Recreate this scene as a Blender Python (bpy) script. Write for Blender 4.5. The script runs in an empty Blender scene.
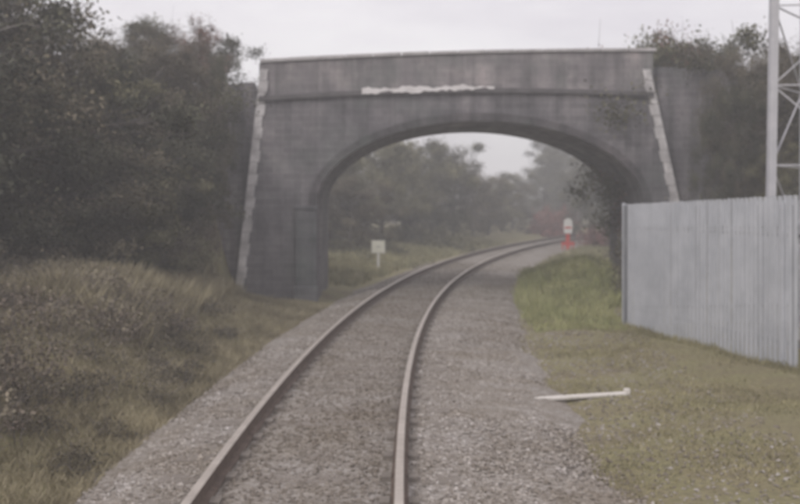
import bpy, bmesh, math, random
import numpy as np
from mathutils import Vector
random.seed(7); rng=np.random.default_rng(7)
sc=bpy.context.scene
col=sc.collection

# ------------------------------------------------------------ helpers
def link(o,parent=None):
    col.objects.link(o)
    if parent: o.parent=parent
    return o
def empty(name,loc=(0,0,0)):
    o=bpy.data.objects.new(name,None); o.location=loc; o.empty_display_size=.2
    return link(o)
def mesh_np(name,V,F,mats,rnd=None,matidx=None,smooth=False):
    me=bpy.data.meshes.new(name)
    V=np.asarray(V,dtype=np.float32); F=np.asarray(F,dtype=np.int32)
    k=F.shape[1]; m=len(F)
    me.vertices.add(len(V)); me.vertices.foreach_set('co',V.ravel())
    me.loops.add(m*k); me.loops.foreach_set('vertex_index',F.ravel())
    me.polygons.add(m); me.polygons.foreach_set('loop_start',np.arange(0,m*k,k,dtype=np.int32))
    me.polygons.foreach_set('loop_total',np.full(m,k,dtype=np.int32))
    for mt in mats: me.materials.append(mt)
    if matidx is not None: me.polygons.foreach_set('material_index',np.asarray(matidx,dtype=np.int32))
    me.polygons.foreach_set('use_smooth',np.full(m,smooth,dtype=bool))
    me.update(calc_edges=True)
    if rnd is not None:
        a=me.attributes.new('rnd','FLOAT','POINT'); a.data.foreach_set('value',np.asarray(rnd,dtype=np.float32))
    return me
def obj(name,me,parent=None,loc=(0,0,0)):
    o=bpy.data.objects.new(name,me); o.location=loc
    return link(o,parent)
def bm_obj(name,bm,mat,parent=None,loc=(0,0,0),bevel=0):
    bmesh.ops.recalc_face_normals(bm,faces=bm.faces[:])
    me=bpy.data.meshes.new(name); bm.to_mesh(me); bm.free()
    if isinstance(mat,(list,tuple)):
        for m in mat: me.materials.append(m)
    else: me.materials.append(mat)
    o=obj(name,me,parent,loc)
    if bevel:
        b=o.modifiers.new('bev','BEVEL'); b.width=bevel; b.segments=2; b.limit_method='ANGLE'
    return o
def prism(bm,pts,y0,y1,mi=0):
    a=[bm.verts.new((x,y0,z)) for x,z in pts]; b=[bm.verts.new((x,y1,z)) for x,z in pts]
    n=len(pts); fs=[bm.faces.new(a),bm.faces.new(b[::-1])]
    for i in range(n):
        j=(i+1)%n; fs.append(bm.faces.new((a[j],a[i],b[i],b[j])))
    for f in fs: f.material_index=mi
def box(bm,x0,x1,y0,y1,z0,z1,mi=0):
    prism(bm,[(x0,z0),(x1,z0),(x1,z1),(x0,z1)],y0,y1,mi)
def bar(bm,a,b,w,d=None):
    a=Vector(a);b=Vector(b);d=d or w
    t=(b-a).normalized(); up=Vector((0,0,1)) if abs(t.z)<.9 else Vector((0,1,0))
    s=t.cross(up).normalized()*w/2; u=t.cross(s).normalized()*d/2
    r=[[bm.verts.new(p+q) for q in (s+u,s-u,-s-u,-s+u)] for p in (a,b)]
    bm.faces.new(r[0]); bm.faces.new(r[1][::-1])
    for i in range(4):
        j=(i+1)%4; bm.faces.new((r[0][j],r[0][i],r[1][i],r[1][j]))

# ------------------------------------------------------------ materials
def newmat(name,rough=.9):
    m=bpy.data.materials.new(name); m.use_nodes=True
    nt=m.node_tree; b=nt.nodes['Principled BSDF']; b.inputs['Roughness'].default_value=rough
    b.inputs['Specular IOR Level'].default_value=.2
    return m,nt,b
def ramp(nt,stops):
    r=nt.nodes.new('ShaderNodeValToRGB'); cr=r.color_ramp
    while len(cr.elements)<len(stops): cr.elements.new(.5)
    for e,(p,c) in zip(cr.elements,stops): e.position=p; e.color=(*c,1)
    return r
def pos(nt):
    return nt.nodes.new('ShaderNodeNewGeometry').outputs['Position']
def noise(nt,vec,scale,detail=4,rough=.6):
    n=nt.nodes.new('ShaderNodeTexNoise'); n.inputs['Scale'].default_value=scale
    n.inputs['Detail'].default_value=detail; n.inputs['Roughness'].default_value=rough
    nt.links.new(vec,n.inputs['Vector']); return n.outputs['Fac']
def mix(nt,f,a,b,mode='MIX'):
    n=nt.nodes.new('ShaderNodeMix'); n.data_type='RGBA'; n.blend_type=mode
    for s,v in ((0,f),(6,a),(7,b)):
        if isinstance(v,(int,float)): n.inputs[s].default_value=v
        elif isinstance(v,tuple): n.inputs[s].default_value=(*v,1)
        else: nt.links.new(v,n.inputs[s])
    return n.outputs[2]
def bump(nt,b,h,strength=.5,dist=.02):
    n=nt.nodes.new('ShaderNodeBump'); n.inputs['Strength'].default_value=strength; n.inputs['Distance'].default_value=dist
    nt.links.new(h,n.inputs['Height']); nt.links.new(n.outputs[0],b.inputs['Normal'])
def simple(name,c1,c2,scale=3,rough=.8,metal=0,bs=.2,fine=40):
    m,nt,b=newmat(name,rough); p=pos(nt)
    r=ramp(nt,[(.3,c1),(.7,c2)]); nt.links.new(noise(nt,p,scale,5,.7),r.inputs[0])
    nt.links.new(r.outputs[0],b.inputs['Base Color']); b.inputs['Metallic'].default_value=metal
    bump(nt,b,noise(nt,p,fine,2),bs,.01); return m
LK=1.5
def leafmat(name,stops,clump=1.1,dark=.5,lo=.38,hi=.62,k=1.):
    m,nt,b=newmat(name,.75); at=nt.nodes.new('ShaderNodeAttribute'); at.attribute_name='rnd'
    b.inputs['Specular IOR Level'].default_value=0
    stops=[(p_,tuple(k*LK*(.85*v+.15*sum(c)/3) for v in c)) for p_,c in stops]
    r=ramp(nt,stops); p=pos(nt); n1=noise(nt,p,clump,2)
    mx=nt.nodes.new('ShaderNodeMath'); mx.operation='MULTIPLY_ADD'; nt.links.new(n1,mx.inputs[0]); mx.inputs[1].default_value=1.3
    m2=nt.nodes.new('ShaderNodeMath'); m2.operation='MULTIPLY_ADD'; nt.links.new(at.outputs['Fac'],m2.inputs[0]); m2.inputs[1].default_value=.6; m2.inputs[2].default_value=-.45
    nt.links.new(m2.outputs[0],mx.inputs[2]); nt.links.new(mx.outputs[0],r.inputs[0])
    n2=ramp(nt,[(lo,(dark,dark,dark)),(hi,(1,1,1))]); nt.links.new(noise(nt,p,clump*1.3,1),n2.inputs[0])
    nt.links.new(mix(nt,1.0,r.outputs[0],n2.outputs[0],'MULTIPLY'),b.inputs['Base Color'])
    return m
M_green=leafmat('foliage_green',[(0,(.07,.07,.045)),(.5,(.115,.112,.065)),(1,(.18,.165,.095))],.8)
M_dark =leafmat('foliage_dark',[(0,(.052,.053,.04)),(.5,(.083,.083,.056)),(1,(.13,.124,.08))],.6)
M_brown=leafmat('foliage_brown',[(0,(.08,.068,.052)),(.5,(.13,.112,.08)),(1,(.20,.17,.115))],.7)
M_rust =leafmat('foliage_rust',[(0,(.10,.055,.05)),(.5,(.18,.10,.08)),(1,(.25,.16,.12))])
M_redscrub =leafmat('foliage_red',[(0,(.18,.07,.06)),(.5,(.28,.11,.10)),(1,(.34,.18,.15))])
M_olive=leafmat('foliage_olive',[(0,(.10,.095,.055)),(.5,(.17,.158,.09)),(1,(.25,.23,.13))],.8)
M_bramble=leafmat('foliage_bramble',[(0,(.095,.074,.062)),(.45,(.145,.118,.092)),(.75,(.165,.145,.10)),(1,(.25,.205,.15))],1.0,.6,k=1.08)
M_grass=leafmat('grass_blades',[(0,(.13,.115,.06)),(.4,(.20,.18,.09)),(.7,(.245,.215,.115)),(1,(.29,.24,.15))],.8,.75,k=1.1)
M_tall =leafmat('grass_tall',[(0,(.15,.155,.065)),(.5,(.23,.235,.095)),(1,(.32,.30,.15))],.8,.8,k=1.15)
M_meadow=leafmat('grass_meadow',[(0,(.15,.14,.075)),(.5,(.22,.205,.11)),(1,(.30,.265,.155))],.8,.8,k=1.15)
M_dry=leafmat('grass_dry',[(0,(.14,.115,.075)),(.5,(.215,.185,.115)),(1,(.31,.265,.17))],.8,.7,k=1.12)
M_bark=simple('bark',(.09,.08,.072),(.18,.16,.15),6,.95,0,.8,30)

M_ground,nt,b=newmat('ground_soil_grass',1); p=pos(nt)
r=ramp(nt,[(.3,(.20,.165,.125)),(.45,(.28,.245,.15)),(.58,(.29,.268,.15)),(.75,(.38,.325,.25))])
nt.links.new(noise(nt,p,.9,8,.7),r.inputs[0])
r2=ramp(nt,[(.35,(.7,.7,.7)),(.65,(1.1,1.08,1.05))]); nt.links.new(noise(nt,p,14,5,.7),r2.inputs[0])
nt.links.new(mix(nt,1.,r.outputs[0],r2.outputs[0],'MULTIPLY'),b.inputs['Base Color']); bump(nt,b,noise(nt,p,18,6,.7),.8,.04)
def ballastmat(name,k=1.3):
    m,nt,b=newmat(name,.95); p=pos(nt)
    v=nt.nodes.new('ShaderNodeTexVoronoi'); v.inputs['Scale'].default_value=24; nt.links.new(p,v.inputs['Vector'])
    sep=nt.nodes.new('ShaderNodeSeparateColor'); nt.links.new(v.outputs['Color'],sep.inputs[0])
    r=ramp(nt,[(0,(.19*k,.17*k,.152*k)),(.5,(.25*k,.228*k,.21*k)),(1,(.33*k,.305*k,.29*k))]); nt.links.new(sep.outputs[0],r.inputs[0])
    r2=ramp(nt,[(.35,(.72,.68,.61)),(.65,(1.,1.,1.))]); nt.links.new(noise(nt,p,.8,6,.7),r2.inputs[0])
    nt.links.new(mix(nt,1.,r.outputs[0],r2.outputs[0],'MULTIPLY'),b.inputs['Base Color'])
    bump(nt,b,v.outputs['Distance'],.8,.03); return m
M_ballast=ballastmat('ballast_bed_mat')
M_stone,nt,b=newmat('ballast_stone_mat',.9); p=pos(nt)
at=nt.nodes.new('ShaderNodeAttribute'); at.attribute_name='rnd'
r=ramp(nt,[(0,(.20,.173,.15)),(.4,(.32,.288,.262)),(.8,(.46,.425,.405)),(1,(.66,.62,.61))]); nt.links.new(at.outputs['Fac'],r.inputs[0])
r2=ramp(nt,[(.35,(.68,.64,.57)),(.65,(1.,1.,1.))]); nt.links.new(noise(nt,p,.8,6,.7),r2.inputs[0])
nt.links.new(mix(nt,1.,r.outputs[0],r2.outputs[0],'MULTIPLY'),b.inputs['Base Color'])
M_railtop=simple('rail_head_steel',(.42,.37,.33),(.58,.52,.47),5,.45,.4,.05)
M_rust_steel=simple('rail_rust',(.10,.074,.062),(.19,.145,.12),9,.9,0,.4)
M_sleeper=simple('sleeper_timber',(.19,.165,.145),(.27,.24,.215),5,.95,0,.6)

def brickmat(name,c1,c2,cm,stain=.5,moss=.0):
    m,nt,b=newmat(name,.95); p=pos(nt)
    s=nt.nodes.new('ShaderNodeSeparateXYZ'); nt.links.new(p,s.inputs[0])
    ad=nt.nodes.new('ShaderNodeMath'); nt.links.new(s.outputs[0],ad.inputs[0]); nt.links.new(s.outputs[1],ad.inputs[1])
    c=nt.nodes.new('ShaderNodeCombineXYZ'); nt.links.new(ad.outputs[0],c.inputs[0]); nt.links.new(s.outputs[2],c.inputs[1])
    br=nt.nodes.new('ShaderNodeTexBrick'); br.inputs['Scale'].default_value=1
    br.inputs['Brick Width'].default_value=.46; br.inputs['Row Height'].default_value=.16; br.inputs['Mortar Size'].default_value=.01
    br.inputs['Color1'].default_value=(*c1,1); br.inputs['Color2'].default_value=(*c2,1); br.inputs['Mortar'].default_value=(*cm,1)
    nt.links.new(c.outputs[0],br.inputs['Vector'])
    r=ramp(nt,[(.3,(stain,stain,stain*1.04)),(.5,(.95,.95,.95)),(.7,(1.6,1.54,1.5))]); nt.links.new(noise(nt,p,.8,9,.75),r.inputs[0])
    mp=nt.nodes.new('ShaderNodeMapping'); mp.inputs['Scale'].default_value=(2.6,2.6,.22); nt.links.new(p,mp.inputs[0])
    r3=ramp(nt,[(.33,(.58,.60,.60)),(.52,(1,1,1)),(.75,(1.35,1.33,1.33))]); nt.links.new(noise(nt,mp.outputs[0],1.,6,.65),r3.inputs[0])
    q=mix(nt,1.,br.outputs['Color'],r.outputs[0],'MULTIPLY'); q=mix(nt,1.,q,r3.outputs[0],'MULTIPLY')
    rm=ramp(nt,[(.5,(0,0,0)),(.72,(.6,.6,.6))]); nt.links.new(noise(nt,p,.45,6,.7),rm.inputs[0])
    q=mix(nt,rm.outputs[0],q,(.13,.155,.14))
    nt.links.new(q,b.inputs['Base Color']); bump(nt,b,br.outputs['Fac'],-.5,.015); return m
M_brick=brickmat('bridge_brick',(.145,.136,.146),(.19,.178,.19),(.21,.20,.207))
M_parapet=brickmat('parapet_brick',(.205,.188,.195),(.255,.234,.24),(.26,.24,.245),.65)
M_ring=brickmat('arch_ring_brick',(.09,.083,.09),(.115,.105,.112),(.12,.11,.115))
M_pier=brickmat('pier_brick',(.12,.12,.128),(.16,.158,.168),(.17,.167,.177))
M_stonework=simple('weathered_stone',(.08,.075,.078),(.15,.14,.145),2.5,.95,0,.4,25)
M_coping=simple('coping_stone',(.34,.32,.325),(.55,.525,.53),2.5,.95,0,.4,25)
M_quoin=simple('limewashed_quoin',(.28,.265,.27),(.74,.71,.71),1.6,.95,0,.4,25)
M_lime=simple('lime_patch',(.60,.57,.57),(.80,.77,.77),4,.95,0,.4,25)
M_asphalt=simple('road_asphalt',(.045,.045,.045),(.065,.062,.06),3,.95)
M_galv=simple('galvanised_fence',(.40,.415,.45),(.56,.57,.61),1.6,.6,.05,.1)
M_galv2=simple('galvanised_dark',(.18,.185,.20),(.28,.285,.30),2,.6,.2,.1)
M_mast=simple('mast_paint',(.42,.42,.45),(.58,.57,.60),2,.6,.1,.1)
M_white=simple('white_paint',(.72,.71,.69),(.84,.83,.81),9,.6,0,.1)
M_wworn=simple('worn_white_paint',(.58,.54,.50),(.80,.76,.72),6,.8,0,.2)
M_signy=simple('sign_face',(.80,.79,.68),(.86,.85,.76),9,.5,0,.05)
M_red=simple('red_paint',(.55,.06,.05),(.70,.10,.08),9,.6,0,.1)
M_grey=simple('post_grey',(.3,.3,.3),(.42,.42,.42),9,.6,0,.1)
M_concrete=simple('concrete',(.27,.26,.25),(.38,.37,.35),3,.95,0,.3)

# ------------------------------------------------------------ terrain & alignment
A=.0034; Y0=7.; XC=-.76
def cx(y):
    y=np.asarray(y,float); return XC+A*np.maximum(y-Y0,0)**2
def cs(y): return 2*A*np.maximum(np.asarray(y,float)-Y0,0)
def sst(a,b,x):
    t=np.clip((x-a)/(b-a),0,1); return t*t*(3-2*t)
def lat(x,y): return (x-cx(y))/np.sqrt(1+cs(y)**2)
BY0,BY1=25.,29.0
def Hh(x,y):
    x=np.asarray(x,float); y=np.asarray(y,float); s=lat(x,y)
    out=sst(-1.9,-3.,s)+sst(2.4,3.2,s); out=np.clip(out,0,1)
    n=.05*np.sin(x*1.9+y*.7)+.04*np.sin(y*2.3-x*1.1)+.03*np.sin(x*4.1+1)*np.sin(y*3.7)
    n=n*np.where(s>0,.35,1)
    far=sst(60,140,np.hypot(x,y))
    z=-.06+.05*out+n*out
    kb=1-.72*sst(17,24,y)+.05*sst(30,34,y)
    z=z+kb*(1.0*sst(-1.9,-4.6,s)+.9*sst(-4.6,-14,s))*(1-far)
    z=z+.75*np.exp(-((x-5.1)/1.2)**2-((y-28.5)/3.2)**2)
    e=sst(20.5,25.2,y)*(1-sst(28.8,34.,y))
    side=np.maximum(sst(-4.0,-5.6,x),sst(7.4,9.,x))
    z=np.maximum(z,z*(1-e*side)+5.05*e*side)
    z=z+far*(1.5*np.sin(x*.011)+1.5*np.cos(y*.013))
    return z
xs=np.concatenate([np.linspace(-600,-30,24)[:-1],np.linspace(-30,-8,60)[:-1],np.linspace(-8,12,120)[:-1],np.linspace(12,30,40)[:-1],np.linspace(30,600,24)])
ys=np.concatenate([np.linspace(-120,0,16)[:-1],np.linspace(0,44,220)[:-1],np.linspace(44,120,110)[:-1],np.linspace(120,900,30)])
X,Y=np.meshgrid(xs,ys); Z=Hh(X,Y)
nx=len(xs); ny=len(ys); idx=np.arange(nx*ny).reshape(ny,nx)
F=np.stack([idx[:-1,:-1],idx[:-1,1:],idx[1:,1:],idx[1:,:-1]],-1).reshape(-1,4)
obj('ground',mesh_np('ground',np.stack([X,Y,Z],-1).reshape(-1,3),F,[M_ground],smooth=True))

def P(y,s,z):
    k=math.sqrt(1+float(cs(y))**2)
    return (float(cx(y))+s/k, y-s*float(cs(y))/k, z)
prof=[(-2.1,-.09),(-1.75,.01),(-1.35,.115),(-.6,.13),(0,.125),(.6,.13),(1.35,.115),(1.8,.06),(2.3,.04),(2.75,-.09)]
yy=np.arange(-20,110,.5); V=[];F=[]
for i,y in enumerate(yy):
    for s,z in prof:
        w=.10*math.sin(y*1.7)+.08*math.sin(y*3.9+1)+.12*math.sin(y*.6) if abs(s)>1.5 else 0
        V.append(P(y,s+w*(1 if s>0 else .6),z))
k=len(prof)
for i in range(len(yy)-1):
    for j in range(k-1): F.append((i*k+j,i*k+j+1,(i+1)*k+j+1,(i+1)*k+j))
obj('ballast_bed',mesh_np('ballast_bed',V,F,[M_ballast],smooth=True))

def stones(name,S,Yv,Zv,R,mat,rnd):
    n=len(S); base=np.array([(1,0,0),(0,1,0),(-1,0,0),(0,-1,0),(0,0,1),(0,0,-1)],float)
    f=np.array([(0,1,4),(1,2,4),(2,3,4),(3,0,4),(1,0,5),(2,1,5),(3,2,5),(0,3,5)])
    k=np.sqrt(1+cs(Yv)**2); C=np.stack([cx(Yv)+S/k,Yv-S*cs(Yv)/k,Zv],-1)
    a=rng.uniform(0,6.28,n); V=base[None]*rng.uniform(.6,1.25,(n,6,1))*np.stack([rng.uniform(.8,1.3,n),rng.uniform(.7,1.1,n),rng.uniform(.5,.85,n)],-1)[:,None,:]
    V+=rng.normal(0,.18,V.shape)
    ca,sa=np.cos(a)[:,None],np.sin(a)[:,None]
    x=V[...,0]*ca-V[...,1]*sa; y=V[...,0]*sa+V[...,1]*ca; V=np.stack([x,y,V[...,2]],-1)*R[:,None,None]+C[:,None]
    F=(f[None]+6*np.arange(n)[:,None,None]).reshape(-1,3)
    obj(name,mesh_np(name,V.reshape(-1,3),F,[mat],rnd=np.repeat(rnd,6)))
n=62000
Yv=5.5+34*rng.random(n)**1.5; S=rng.uniform(-1.95,2.75,n)
keep=(np.abs(np.abs(S)-.753)>.09); Yv=Yv[keep];S=S[keep]
zp=np.interp(S,[a for a,_ in prof],[b for _,b in prof])+rng.uniform(-.008,.012,len(S))
rb=rng.random(len(S)); rb=np.where(np.abs(S)<.72,rb*.42,rb*.8+.16)
stones('ballast_stones',S,Yv,zp,rng.uniform(.012,.028,len(S)),M_stone,rb)
n=9000; S=2.2+2.6*rng.random(n)**1.6; Yv=6+20*rng.random(n)**1.3; xw=cx(Yv)+S
stones('scattered_gravel',S,Yv,Hh(xw,Yv)+.005,rng.uniform(.01,.026,n),M_stone,rng.random(n)*.9)

track=empty('railway_track')
rp=[(-.07,.141),(.07,.141),(.07,.153),(.012,.168),(.010,.262),(.036,.272),(.036,.293),(.028,.300),(-.028,.300),(-.036,.293),(-.036,.272),(-.010,.262),(-.012,.168),(-.07,.153)]
for nm,off in (('left_rail',-.753),('right_rail',.753)):
    V=[];F=[];mi=[]; yr=np.arange(-20,108,.5); k=len(rp)
    for y in yr:
        for s,z in rp: V.append(P(y,off+s,z))
    for i in range(len(yr)-1):
        for j in range(k):
            jj=(j+1)%k; F.append((i*k+j,i*k+jj,(i+1)*k+jj,(i+1)*k+j)); mi.append(1 if j in (6,7,8) else 0)
    obj(nm,mesh_np(nm,V,F,[M_rust_steel,M_railtop],matidx=mi),track)
bm=bmesh.new(); y=-19.
while y<100:
    a=math.atan(float(cs(y)))
    vs=[]
    h=.124+random.uniform(-.006,.012)
    for z in (0.,h):
        for s,d in ((-1.25,-.125),(1.25,-.125),(1.25,.125),(-1.25,.125)):
            px,py,_=P(y,s,0); vs.append(bm.verts.new((px+d*math.sin(a),py+d*math.cos(a),z)))
    bm.faces.new(vs[4:8])
    for i in range(4):
        j=(i+1)%4; bm.faces.new((vs[i],vs[j],vs[4+j],vs[4+i]))
    y+=.7
bm_obj('sleepers',bm,M_sleeper,track)
bm=bmesh.new(); y=-19.
while y<60:
    for off in (-.753,.753):
        for d in (-.11,.11):
            c=P(y,off+d,.15); box(bm,c[0]-.04,c[0]+.04,c[1]-.08,c[1]+.08,.12,.165)
    y+=.7
bm_obj('rail_chairs',bm,M_sleeper,track)

# ------------------------------------------------------------ bridge
bridge=empty('brick_arch_bridge')
AC,AH,ZS,ZC=2.0,4.08,2.4,4.5
def zstr(x): u=x+3.5; return 5.05+.07*u-.006*u*u
def ztop(x): u=x+3.5; return 6.05+.062*u-.0034*u*u
def XL(z): return -4.12+.113*z
def XR(z): return 7.5-.22*z
arc=[(AC-AH*math.cos(t),ZS+(ZC-ZS)*math.sin(t)) for t in np.linspace(0,math.pi,49)]
pts=[(XL(-.5),-.5),(XL(zstr(-3.5)),zstr(-3.5))]+[(x,zstr(x)) for x in np.linspace(-3,6,13)]+[(XR(zstr(6.35)),zstr(6.35)),(XR(-.5),-.5),(AC+AH,-.5)]+arc[::-1]+[(AC-AH,-.5)]
bm=bmesh.new(); prism(bm,pts,BY0,BY1); bm_obj('arch_body',bm,M_brick,bridge)
xsP=np.linspace(XL(5.1)+.02,XR(5.2)-.02,20)
for nm,y0,y1 in (('parapet_front',BY0+.03,BY0+.38),('parapet_back',BY1-.38,BY1-.03)):
    bm=bmesh.new()
    prism(bm,[(x,zstr(x)+.002) for x in xsP]+[(x,ztop(x)-.1) for x in xsP[::-1]],y0,y1); bm_obj(nm,bm,M_parapet,bridge)
for nm,y0,y1 in (('coping_front',BY0-.03,BY0+.44),('coping_back',BY1-.44,BY1+.03)):
    bm=bmesh.new(); xx=np.linspace(XL(5.6)-.02,XR(5.6)+.15,15)
    for a,b2 in zip(xx[:-1],xx[1:]):
        j=random.uniform(-.008,.008)
        prism(bm,[(a+.008,ztop(a)-.097),(b2-.008,ztop(b2)-.097),(b2-.008,ztop(b2)-.01+j),(a+.008,ztop(a)-.01+j)],y0,y1)
    bm_obj(nm,bm,M_coping,bridge,bevel=.015)
for nm,y0,y1 in (('string_course_front',BY0-.10,BY0+.028),('string_course_back',BY1-.028,BY1+.10)):
    bm=bmesh.new()
    prism(bm,[(x,zstr(x)-.06) for x in xsP]+[(x,zstr(x)+.06) for x in xsP[::-1]],y0,y1); bm_obj(nm,bm,M_stonework,bridge,bevel=.01)
bm=bmesh.new(); xx=np.linspace(-.95,2.35,60)
def jag(x,k): return .025*math.sin(x*5.3+k)+.018*math.sin(x*13+k*2)+.012*math.sin(x*29+k)
up=[(x,zstr(x)+.11+jag(x,0)*(1 if abs(x-.7)<1.5 else .4)) for x in xx]; lo=[(x,zstr(x)+.03+jag(x,3)-(.05 if x<1.2 else 0)) for x in xx]
prism(bm,lo+up[::-1],BY0-.118,BY0-.103); bm_obj('pale_ledge_patch',bm,M_lime,bridge)
for face,(y0,y1) in (('front',(BY0-.05,BY0-.002)),('back',(BY1+.002,BY1+.05))):
    bm=bmesh.new(); nv=64
    for i in range(nv):
        t0=math.pi*i/nv+.001; t1=math.pi*(i+1)/nv-.001
        q=lambda t,r:(AC-(AH+r)*math.cos(t),ZS+(ZC-ZS+r)*math.sin(t))
        prism(bm,[q(t0,0),q(t1,0),q(t1,.2),q(t0,.2)],y0,y1)
    bm_obj('voussoir_ring_'+face,bm,M_ring,bridge)
for nm,xa,xb in (('left_jamb',AC-AH-.52,AC-AH),('right_jamb',AC+AH,AC+AH+.52)):
    bm=bmesh.new(); box(bm,xa,xb,BY0-.14,BY0-.003,-.5,ZS-.12)
    box(bm,xa-.04,xb+.03,BY0-.17,BY0-.004,ZS-.118,ZS-.02)
    box(bm,xa-.05,xb+.05,BY0-.24,BY0-.143,-.5,.38); bm_obj(nm,bm,M_pier,bridge,bevel=.03)
bm=bmesh.new(); z=-.3; i=0
while z<5.7:
    w=.21 if i%2 else .17; h=.29
    prism(bm,[(XL(z)-.03,z),(XL(z)+w,z),(XL(z+h)+w,z+h-.008),(XL(z+h)-.03,z+h-.008)],BY0-.045,BY0+.3)
    prism(bm,[(XR(z)-w,z),(XR(z)+.03,z),(XR(z+h)+.03,z+h-.008),(XR(z+h)-w,z+h-.008)],BY0-.045,BY0+.3)
    z+=h; i+=1
bm_obj('quoins',bm,M_quoin,bridge,bevel=.012)
bm=bmesh.new()
for ya,yb in ((BY0+.31,BY0+.7),(BY1-.7,BY1-.31)):
    prism(bm,[(-4.2,-.5),(-3.62,5.0),(-3.7,5.5),(-9,5.2),(-9,-.5)],ya,yb)
    prism(bm,[(7.6,-.5),(6.5,5.0),(6.5,5.9),(13,5.6),(13,-.5)],ya,yb)
bm_obj('wing_walls',bm,M_brick,bridge)
V=[];F=[];xr=np.linspace(-70,75,80)
for x in xr:
    z=5.12+ (0.22*math.exp(-((x-2)/7)**2)); V+= [(x,BY0+.72,z+.0),(x,BY1-.72,z+.0)]
for i in range(79): F.append((2*i,2*i+2,2*i+3,2*i+1))
obj('road',mesh_np('road',V,F,[M_asphalt]))

# ------------------------------------------------------------ foliage generators
def leafquads(C,size,up=.3):
    n=len(C); nrm=rng.normal(0,1,(n,3)); nrm[:,2]=np.abs(nrm[:,2])+up; nrm/=np.linalg.norm(nrm,axis=1)[:,None]
    t=np.cross(nrm,rng.normal(0,1,(n,3))); t/=np.linalg.norm(t,axis=1)[:,None]; bb=np.cross(nrm,t)
    s=size[:,None]; w=s*rng.uniform(.45,.8,(n,1))
    return np.stack([C-t*s,C+bb*w-t*s*.1,C+t*s,C-bb*w+t*s*.1],1)
def tube(V,F,pts,rad,sides=5):
    base=len(V); n=len(pts)
    for i,(p,r) in enumerate(zip(pts,rad)):
        t=(pts[min(i+1,n-1)]-pts[max(i-1,0)]); t=t/(np.linalg.norm(t)+1e-9)
        a=np.cross(t,[.3,.9,.2]); a/=np.linalg.norm(a)+1e-9; b_=np.cross(t,a)
        for k in range(sides):
            an=2*math.pi*k/sides; V.append(p+r*(math.cos(an)*a+math.sin(an)*b_))
    for i in range(n-1):
        for k in range(sides):
            k2=(k+1)%sides; F.append((base+i*sides+k,base+i*sides+k2,base+(i+1)*sides+k2,base+(i+1)*sides+k))
def curve(a,b_,n=4,j=.08):
    L=np.linalg.norm(b_-a); t=np.linspace(0,1,n+1)[:,None]; p=a+(b_-a)*t
    p[1:-1]+=rng.normal(0,j*L,(n-1,3)); return p
TREES={}
def tree_meshes(key,mat,R=.32,base=.12,nl=16,leaves=480,ls=.0125,bare=False,clr=.085):
    V=[];F=[]; ends=[]
    top=np.array([rng.normal(0,.03),rng.normal(0,.03),.82])
    tr=curve(np.zeros(3)-[0,0,.04],top,6,.018); rad=np.linspace(.028,.007,7); tube(V,F,tr,rad,7)
    for i in range(nl):
        h=base+(.80-base)*(i+.5)/nl; k=h/.82*6; a=tr[int(k)]+(tr[min(int(k)+1,6)]-tr[int(k)])*(k-int(k))
        ang=i*2.4+rng.normal(0,.4); 
        prof_=math.sqrt(max(.08,1-((h-.42)/.55)**2))
        rr=R*prof_*rng.uniform(.55,1.15)
        b_=a+np.array([math.cos(ang)*rr,math.sin(ang)*rr,rng.uniform(.05,.2)])
        b_[2]=min(b_[2],.98)
        l=curve(a,b_,4,.06); tube(V,F,l,np.linspace(.011,.003,5),5)
        for q in range(4):
            s=l[1+q%4]; e=s+rng.normal(0,1,3)*[.09,.09,.07]+(b_-a)*.22; e[2]=max(e[2],.03)
            c=curve(s,e,3,.1); tube(V,F,c,np.linspace(.004,.0012,4),3); ends.append(e)
            for w in range(3 if not bare else 6):
                e2=e+rng.normal(0,1,3)*[.05,.05,.055]; tube(V,F,curve(c[2],e2,2,.08),[.002,.0014,.0008],3)
        ends.append(b_)
    for _ in range(5):
        e=top+rng.normal(0,1,3)*[.07,.07,.06]+[0,0,.08]; tube(V,F,curve(tr[5],e,3,.1),np.linspace(.004,.001,4),3); ends.append(e)
    wood=mesh_np(key+'_wood',np.array(V),np.array(F),[M_bark],smooth=True)
    ends=np.array(ends); C=[];rn=[]
    for e in ends:
        nn=int(leaves*rng.uniform(.2,1.5)); sp=clr*rng.uniform(.5,1.1)
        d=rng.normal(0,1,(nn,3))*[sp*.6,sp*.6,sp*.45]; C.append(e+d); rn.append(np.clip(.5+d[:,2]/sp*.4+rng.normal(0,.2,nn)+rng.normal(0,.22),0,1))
    C=np.concatenate(C); rn=np.concatenate(rn); C[:,2]=np.maximum(C[:,2],.01)
    Q=leafquads(C,ls*rng.uniform(.35,.8,len(C)))
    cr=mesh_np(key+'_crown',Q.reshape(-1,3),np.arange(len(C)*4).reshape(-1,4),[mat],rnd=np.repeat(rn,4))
    TREES[key]=(wood,cr)
tree_meshes('g1',M_green); tree_meshes('g2',M_dark,R=.38,base=.06,nl=18,leaves=400); tree_meshes('g3',M_olive,R=.36,base=.05,nl=18)
tree_meshes('b1',M_brown,R=.34,leaves=230,bare=True); tree_meshes('b2',M_rust,R=.32,leaves=130,bare=True,ls=.012)
tree_meshes('g4',M_dark,R=.42,base=.03,nl=22,leaves=440); tree_meshes('b3',M_brown,R=.42,base=.03,nl=20,leaves=400)
def tree(key,x,y,ztop_=None,h=None,w=1.,name='deciduous_tree'):
    g=float(Hh(x,y)); h=h or (ztop_-g); 
    e=empty(name,(x,y,g-.02)); a=random.uniform(0,6.28); e.rotation_euler=(0,0,a)
    e.scale=(h*w,h*w,h)
    wood,cr=TREES[key]; obj('trunk_and_limbs',wood,e); obj('crown',cr,e)
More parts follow.
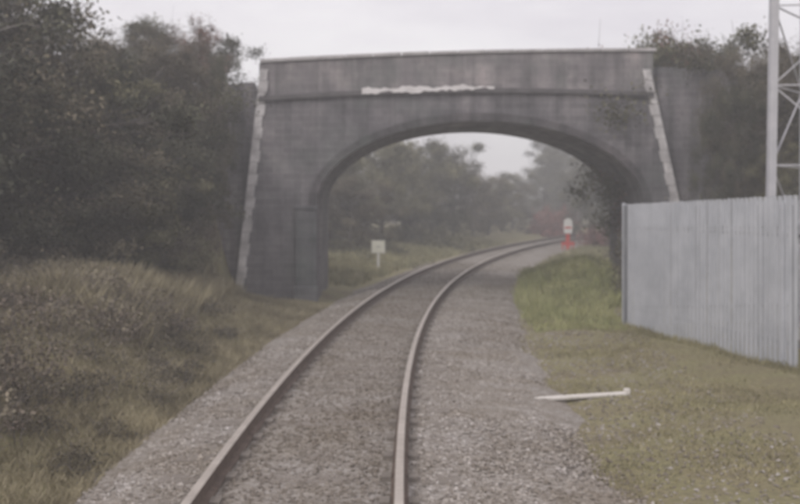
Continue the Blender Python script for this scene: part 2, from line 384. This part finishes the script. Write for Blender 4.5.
for t in [('g2',-8.2,17.5,7.2,1.1),('b3',-9.5,20.5,7.4,1.),('g3',-7.6,21,5.6,1.1),('b1',-8.4,24,6.9,1.1),('b3',-6.9,23,6.3,1.),
          ('g4',-6.0,21.8,5.4,1.1),('b3',-5.7,23.0,6.1,.9),('g4',-5.3,22.3,4.1,1.),('g3',-5.7,20.8,3.4,1.2),('b3',-6.6,19.6,4.0,1.3),('g2',-7.2,18.6,4.4,1.3),
          ('g2',-11,24,7.6,1.1),('b1',-10.5,28,8.0,1.2),('g1',-8,30,7.9,1.2),('g2',-6.4,31,7.4,1.1),('b2',-5.6,28,7.3,1.),('g4',-5.2,24.2,5.4,.8),
          ('b3',-9.6,14.5,5.6,1.2),('g2',-11.5,16,7.5,1.),('b1',-6.4,26.5,7.2,1.2),('g3',-12.5,20,8,1.),('g1',-13,12,7.5,1.),('g2',-10,9,6.5,1.),
          ('b3',-8.6,19.4,6.4,1.),('b1',-5.0,24.0,6.3,.55),('g3',-4.75,23.2,3.0,.7),('g2',-4.7,24.4,5.9,.4),('b3',-4.7,23.8,4.6,.5),('b2',-5.1,24.3,7.0,.5)]:
    tree(t[0],t[1],t[2],t[3],w=t[4])
for i in range(14):
    tree(random.choice(['g1','g2','b1','g4','b3']),-12-random.random()*22,32+random.random()*35,random.uniform(7,8.6),w=1.2)
for t in [('g2',9.4,24.0,6.0,.9),('b1',8.7,23.2,5.9,.8),('g3',8.9,22.4,3.8,1.),('g2',10.3,22.2,5.6,1.),('b3',10.6,24.2,6.2,1.),('g4',11.4,22,5.8,1.),('g2',12.6,23,6.6,1.),
          ('g1',8.7,31,7.0,.9),('g2',10.6,31.5,7.6,1.),('b1',12.4,30.5,7.6,1.1),('g2',14.5,28,7.6,1.1),('b2',6.9,27.2,7.1,.6),
          ('b3',8.2,24.3,6.2,.45),('g4',8.0,23.6,5.4,.42),('b3',8.1,23.4,3.8,.5),('b3',8.9,23.8,6.2,.6),('g1',7.6,27,6.8,.9),
          ('g1',14,20,6.3,1.),('g2',17,24,7.8,1.)]:
    tree(t[0],t[1],t[2],t[3],w=t[4])
for t in [('g3',-2.4,46,5.0,1.),('g3',-1.0,50,5.9,1.),('g3',.6,53,5.8,1.),('g1',1.9,56,5.9,1.),('b1',3.0,58,5.2,1.1),('b1',-3.7,52,6.6,1.1),('b3',4.6,63,4.4,1.2),
          ('g3',6,68,4.3,1.2),('b3',7.5,74,4.4,1.2),('g1',9.0,80,4.9,1.2),('g1',12.6,88,7.0,1.1),('g2',14.8,90,8.2,1.1),
          ('g2',12.3,50,6.0,.9),('g4',13.6,52,6.2,1.),('b3',11.6,43,6.0,.9),('b3',15,55,6.5,1.),('b3',8.9,34.5,5.3,.55),
          ('g1',13.4,70,6.3,.8),('g2',15.4,72,7.4,.8),
          ('b3',-2,42,3.6,1.2),('g2',-4,44,5,1.2)]:
    tree(t[0],t[1],t[2],t[3],w=t[4])
for i in range(30):
    a=random.uniform(-.5,.65); d=random.uniform(110,150)
    if .0<a<.17: 
        tree(random.choice(['g1','b1']),d*math.sin(a),d*math.cos(a),h=random.uniform(3.5,4.5),w=1.8)
    else: tree(random.choice(['g1','g2','b1','g4']),d*math.sin(a),d*math.cos(a),h=random.uniform(7,10),w=1.4)
for i in range(12):
    tree(random.choice(['g1','g2','g4']),17+random.random()*28,34+random.random()*45,random.uniform(6.5,8),w=1.2)

def thicket(name,blobs,mat,dens=900,ls=.045,stem=True):
    C=[];rn=[];V=[];F=[]
    for x,y,r,h in blobs:
        g=float(Hh(x,y)); n=int(dens*r*max(h,.4)*rng.uniform(.8,1.2)); tone=rng.normal(0,.14)
        u=rng.normal(0,1,(n,3)); u/=np.linalg.norm(u,axis=1)[:,None]; rad=rng.uniform(.25,1.,n)**.45
        lump=1+.22*np.sin(u[:,0]*5+x*3)*np.sin(u[:,2]*6+y*2)+.14*np.sin(u[:,1]*9+x)
        d=u*rad[:,None]*lump[:,None]*[r,r,h]; d[:,2]=np.abs(d[:,2])
        d+=rng.normal(0,.03,d.shape)
        p=np.stack([x+d[:,0],y+d[:,1],g+d[:,2]],-1); C.append(p)
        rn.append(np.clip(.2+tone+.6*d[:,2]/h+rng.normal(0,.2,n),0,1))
        if stem:
            for _ in range(int(10*r)+4):
                a=np.array([x+rng.normal(0,r*.4),y+rng.normal(0,r*.4),g-.05]); a[2]=float(Hh(a[0],a[1]))-.05
                e=np.array([x,y,g])+rng.normal(0,1,3)*[r*.6,r*.6,0]+[0,0,h*rng.uniform(.6,1.2)]
                tube(V,F,curve(a,e,4,.08),[.008,.006,.005,.003,.002],3)
    C=np.concatenate(C); rn=np.concatenate(rn); Q=leafquads(C,ls*rng.uniform(.5,1.2,len(C)))
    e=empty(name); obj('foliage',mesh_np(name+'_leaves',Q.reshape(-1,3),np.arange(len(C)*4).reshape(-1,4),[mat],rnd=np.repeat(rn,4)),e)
    obj('stems',mesh_np(name+'_stems',np.array(V),np.array(F),[M_bark]),e)
U=random.uniform
thicket('bramble_thicket',[(U(-6.8,-3.7),U(8,16),U(.35,.75),U(.3,.62)) for _ in range(72)],M_bramble,2100,.026)
thicket('bramble_thicket',[(U(-3.9,-2.9),U(8,19),U(.2,.4),U(.12,.3)) for _ in range(40)],M_brown,2400,.021)
thicket('hawthorn_scrub',[(U(-9,-6.2),U(15,19.5),U(.5,.9),U(.5,1.0)) for _ in range(20)],M_brown,1500,.032)
thicket('hawthorn_scrub',[(U(-7.5,-5.2),U(20,22.5),U(.5,.8),U(.5,1.1)) for _ in range(18)],M_olive,1500,.032)
thicket('hawthorn_scrub',[(U(-5.2,-4.5),U(21.5,24.2),U(.3,.5),U(.5,1.4)) for _ in range(15)],M_bramble,1700,.03)
thicket('orange_shrub',[(-6.9,18.8,.45,1.3),(-6.5,19.0,.35,1.0)],M_rust,1200,.032)
thicket('dogwood_shrub',[(U(5.5,6.6),U(23.3,24.4),U(.35,.5),U(1.3,2.2)) for _ in range(6)],M_brown,1100,.034)
thicket('red_scrub',[(U(9.8,12.6),U(70,74),U(.6,1.1),U(1.5,2.3)) for _ in range(14)],M_redscrub,500,.08)
thicket('red_scrub',[(U(10.4,12.4),U(56,59),U(.4,.7),U(.8,1.5)) for _ in range(10)],M_redscrub,700,.06)
thicket('field_shrubs',[(U(-6,1.2),U(38,46),U(.5,1.0),U(.3,.8)) for _ in range(14)],M_olive,600,.055)
thicket('field_shrubs',[(U(-4,3.5),U(49,58),U(.7,1.2),U(.5,1.3)) for _ in range(18)],M_olive,550,.065)
thicket('green_mound_shrub',[(U(4.0,6.0),U(25,30),U(.3,.5),U(.2,.4)) for _ in range(16)],M_tall,1500,.034)

def grass(name,X_,Y_,h,w,mat,lean=.5,zoff=0):
    n=len(X_); Z_=Hh(X_,Y_)+zoff; a=rng.uniform(0,6.28,n); d=np.stack([np.cos(a),np.sin(a),0*a],-1)
    b0=np.stack([X_,Y_,Z_],-1); la=rng.uniform(0,6.28,n); L=np.stack([np.cos(la)*lean,np.sin(la)*lean,1+0*la],-1)*rng.uniform(.6,1.2,(n,1))
    hh=h[:,None]; ww=w[:,None]
    V=np.stack([b0-d*ww,b0+d*ww,b0+L*hh*.55+d*ww*.6,b0+L*hh*.95+np.stack([0*a,0*a,-.1*h],-1)],1)
    rn=np.clip(rng.normal(.5,.25,n),0,1)
    obj(name,mesh_np(name,V.reshape(-1,3),np.arange(n*4).reshape(-1,4),[mat],rnd=np.repeat(rn,4)))
def patch(X_,Y_,th=.0,f=1.):
    return (np.sin(X_*2.1*f+np.sin(Y_*1.3*f)*1.5)+np.sin(Y_*1.7*f+X_*.9*f+2)+rng.normal(0,.6,len(X_)))>th
n=150000
Yv=6+22*rng.random(n)**1.3; s=2.1+7*rng.random(n)**1.1; Xv=cx(Yv)+s
k=patch(Xv,Yv,0.1)&(s>2.2+.2*np.sin(Yv*1.9)+rng.random(n)*.8)&(Xv<4.55+(20-Yv)*.225+.3); Xv,Yv=Xv[k],Yv[k]
grass('verge_grass',Xv,Yv,rng.uniform(.02,.065,len(Xv)),rng.uniform(.004,.008,len(Xv)),M_grass,.8)
n=26000; Yv=rng.uniform(19,33,n); Xv=np.maximum(rng.uniform(2.6,6.0,n),cx(Yv)+2.6+.3*rng.random(n)); k=(Xv<4.4+(Yv-19)*.1)|(Yv>23)
Xv,Yv=Xv[k],Yv[k]
grass('tall_grass',Xv,Yv,rng.uniform(.08,.4,len(Xv))*np.clip((Yv-17)/7,.3,1),rng.uniform(.006,.014,len(Xv)),M_tall,.5)
n=60000; Yv=rng.uniform(7,24,n); Xv=cx(Yv)-1.9-rng.random(n)**1.4*3.2
grass('bank_grass',Xv,Yv,rng.uniform(.04,.18,n),rng.uniform(.004,.008,n),M_dry,.7)
n=75000; Yv=rng.uniform(14,23,n); Xv=rng.uniform(-10,-3.6,n)
grass('rough_grass',Xv,Yv,rng.uniform(.2,.5,n),rng.uniform(.005,.012,n),M_dry,.5)
n=50000; Yv=rng.uniform(29.5,60,n); Xv=cx(Yv)-2.3-rng.random(n)*9
grass('meadow_grass',Xv,Yv,rng.uniform(.1,.35,n),rng.uniform(.01,.025,n),M_meadow,.5)
n=22000; Yv=rng.uniform(29.5,60,n); Xv=cx(Yv)+2.6+rng.random(n)*6
grass('meadow_grass',Xv,Yv,rng.uniform(.1,.3,n),rng.uniform(.01,.025,n),M_meadow,.5)

# ------------------------------------------------------------ steel fence
fence=empty('steel_palisade_fence')
Fa=np.array([4.52,20.1]); Fb=np.array([8.6,2.0])
Fm=np.array([5.78,14.4])
def pales(bm,a,b_,pitch=.128,w=.112,top=2.42):
    d=b_-a; L=np.linalg.norm(d); d=d/L; nrm=np.array([-d[1],d[0]])
    if nrm[0]>0: nrm=-nrm
    m=int(L/pitch)
    for i in range(m):
        c=a+d*(i+.5)*pitch; g=float(Hh(c[0],c[1])); z0=g-.05; 
        tp=top+.045*(i*pitch/L*3)+random.uniform(-.006,.006)
        pr=[(-w/2,0),(-w*.28,.014),(-w*.1,.016),(0,.006),(w*.1,.016),(w*.28,.014),(w/2,0)]
        o=[c+d*u+nrm*v for u,v in pr]
        lean=random.uniform(-.004,.004)
        lo=[bm.verts.new((q[0],q[1],z0)) for q in o]; hi=[bm.verts.new((q[0]+lean,q[1],tp-(abs(u)*.2))) for q,(u,v) in zip(o,pr)]
        for j in range(6): bm.faces.new((lo[j],lo[j+1],hi[j+1],hi[j]))
bm=bmesh.new(); pales(bm,Fa,Fm); bm_obj('pales_far',bm,M_galv,fence)
bm=bmesh.new(); pales(bm,Fm,Fb,top=2.46); bm_obj('pales_near',bm,M_galv,fence)
Fc=np.array([9.5,20.6])
bm=bmesh.new(); pales(bm,Fa+np.array([.05,0]),Fc); bm_obj('pales_return',bm,M_galv,fence)
bm=bmesh.new()
for a,b_ in ((Fa,Fm),(Fm,Fb),(Fa,Fc)):
    d=b_-a; L=np.linalg.norm(d); d/=L; nrm=np.array([-d[1],d[0]]); 
    if nrm[0]<0: nrm=-nrm
    off=nrm*.035
    for z in (.35,1.95): bar(bm,(*(a+off),z),(*(b_+off),z),.05)
    m=int(L/2.75)
    for i in range(m+1):
        c=a+d*min(i*2.75,L-.05)+nrm*.1; bar(bm,(*c,-.3),(*c,2.40),.1,.06)
bm_obj('rails_and_posts',bm,M_galv2,fence)
bm=bmesh.new()
for a,b_ in ((Fa,Fm),(Fm,Fb)):
    d=b_-a; L=np.linalg.norm(d); d/=L; nrm=np.array([-d[1],d[0]]); 
    if nrm[0]>0: nrm=-nrm
    for q in (.04,5.45) if a is Fa else (2.5,5.):
        c=a+d*q+nrm*.05; bar(bm,(*c,-.1),(*c,2.44),.05,.03)
bm_obj('joint_posts',bm,M_galv,fence)
n=2600; t=rng.random(n); Xf=Fa[0]+(Fm[0]-Fa[0])*t*1.6-.05-rng.random(n)**1.5*.3; Yf=Fa[1]+(Fm[1]-Fa[1])*t*1.6+rng.normal(0,.05,n)
grass('fence_foot_grass',Xf,Yf,rng.uniform(.04,.16,n),rng.uniform(.004,.008,n),M_grass,.5)

# ------------------------------------------------------------ lattice mast
mast=empty('lattice_mast')
L0=[Vector((6.45,17.5,0)),Vector((8.15,17.3,0)),Vector((7.6,18.95,0))]
cen=sum(L0,Vector())/3; Htop=17.
def leg(i,z): return Vector((*(L0[i].lerp(cen,.35*z/Htop)).xy,z))
bm=bmesh.new()
for i in range(3): bar(bm,leg(i,-.2),leg(i,Htop),.14 if i==0 else .07)
bm_obj('legs',bm,M_mast,mast,bevel=.01)
bm=bmesh.new(); z=.3; k=0
while z<Htop-1.3:
    for i in range(3):
        j=(i+1)%3
        bar(bm,leg(i,z),leg(j,z),.024)
        if k%2: bar(bm,leg(i,z),leg(j,z+1.4),.024)
        else: bar(bm,leg(j,z),leg(i,z+1.4),.024)
    z+=1.4; k+=1
bm_obj('bracing',bm,M_mast,mast)
bm=bmesh.new(); box(bm,6.1,8.4,17.0,19.3,-.2,.12); bm_obj('plinth',bm,M_concrete,mast,bevel=.02)

sg=empty('trackside_marker_sign',(-.78,36.,float(Hh(-.78,36.))))
bm=bmesh.new(); box(bm,-.045,.045,-.03,.03,-.3,.95); bm_obj('post',bm,M_white,sg,bevel=.006)
bm=bmesh.new(); box(bm,-.25,.25,-.055,-.032,.62,1.10); bm_obj('board',bm,M_signy,sg,bevel=.008)
bm=bmesh.new()
for a in ((-.25,.25,.62,.635),(-.25,.25,1.085,1.10),(-.25,-.235,.635,1.085),(.235,.25,.635,1.085)): box(bm,a[0],a[1],-.062,-.057,a[2],a[3])
box(bm,-.07,.07,-.062,-.057,.84,.865)
bm_obj('border_and_mark',bm,M_grey,sg)
bm=bmesh.new(); box(bm,-.2,.2,-.031,-.012,.82,.86); bm_obj('bracket',bm,M_grey,sg)
gx,gy=8.9,53.; st=empty('stop_signal_board',(gx,gy,float(Hh(gx,gy))))
bm=bmesh.new(); box(bm,-.10,.10,-.05,.05,-.3,1.1); bm_obj('post',bm,M_red,st,bevel=.01)
bm=bmesh.new(); prism(bm,[(-.2,.95),(.2,.95),(.24,1.2),(.22,1.62),(.1,1.75),(-.1,1.75),(-.22,1.62),(-.24,1.2)],-.09,-.055); bm_obj('white_board',bm,M_white,st)
bm=bmesh.new(); box(bm,-.19,.19,-.10,-.092,1.22,1.30); bm_obj('red_band',bm,M_red,st)
bm=bmesh.new(); box(bm,-.34,.34,-.04,.04,.34,.50); box(bm,-.31,-.25,-.04,.04,-.3,.34); box(bm,.25,.31,-.04,.04,-.3,.34); bm_obj('red_base_board',bm,M_red,st,bevel=.01)

wr=empty('white_painted_marker_rail')
g=float(Hh(2.2,12.3)); bm=bmesh.new()
bar(bm,(1.70,12.25,g+.05),(2.84,12.6,g+.05),.12,.035); bm_obj('bar',bm,M_wworn,wr,bevel=.008)
bm=bmesh.new(); bar(bm,(1.68,12.2,g-.1),(1.68,12.2,g+.075),.07); bar(bm,(2.86,12.61,g-.1),(2.86,12.61,g+.11),.075)
bar(bm,(1.66,12.25,g+.045),(1.65,12.6,g+.04),.06,.03); bm_obj('stakes',bm,M_wworn,wr,bevel=.008)

# ------------------------------------------------------------ mist (real scattering volume over the site)
M_mist=bpy.data.materials.new('mist_volume'); M_mist.use_nodes=True; nt=M_mist.node_tree; nt.nodes.clear()
o=nt.nodes.new('ShaderNodeOutputMaterial'); v=nt.nodes.new('ShaderNodeVolumeScatter')
v.inputs['Color'].default_value=(.97,.96,.965,1); v.inputs['Density'].default_value=.0072; v.inputs['Anisotropy'].default_value=.0
nt.links.new(v.outputs[0],o.inputs['Volume'])
bm=bmesh.new(); box(bm,-60,60,-12,130,-6,12); bm_obj('mist',bm,M_mist)

# ------------------------------------------------------------ sky & sun
w=bpy.data.worlds.new('World'); sc.world=w; w.use_nodes=True; nt=w.node_tree; bg=nt.nodes['Background']
sk=nt.nodes.new('ShaderNodeTexSky'); sk.sky_type='NISHITA'; sk.sun_disc=False
EL,RO=math.radians(42),math.radians(215)
sk.sun_elevation=EL; sk.sun_rotation=RO
tc=nt.nodes.new('ShaderNodeTexCoord'); mp=nt.nodes.new('ShaderNodeMapping'); mp.inputs['Scale'].default_value=(1,1,3.5); nt.links.new(tc.outputs['Generated'],mp.inputs[0])
r=ramp(nt,[(.35,(.80,.755,.80)),(.65,(1,.965,.98))]); nt.links.new(noise(nt,mp.outputs[0],3.,6,.55),r.inputs[0])
cl=mix(nt,1.,r.outputs[0],(11.4,11.4,11.4),'MULTIPLY')
nt.links.new(mix(nt,.92,sk.outputs[0],cl),bg.inputs['Color']); bg.inputs['Strength'].default_value=.1
sun=bpy.data.lights.new('sun','SUN'); sun.energy=1.3; sun.angle=math.radians(18); sun.color=(1,.96,.9)
so=bpy.data.objects.new('sun',sun); col.objects.link(so)
dv=Vector((math.sin(RO)*math.cos(EL),math.cos(RO)*math.cos(EL),math.sin(EL)))
so.rotation_euler=dv.to_track_quat('Z','Y').to_euler()

cam=bpy.data.cameras.new('camera'); co=bpy.data.objects.new('camera',cam); col.objects.link(co)
co.location=(0,0,2.4); co.rotation_euler=(math.radians(90),0,0)
cam.sensor_width=36; cam.lens=45; cam.shift_y=-.05875; cam.clip_end=2000; cam.clip_start=.05
cam.dof.use_dof=True; cam.dof.focus_distance=2.2; cam.dof.aperture_fstop=5.2
sc.camera=co
sc.view_settings.view_transform='Standard'; sc.view_settings.look='None'; sc.view_settings.exposure=0
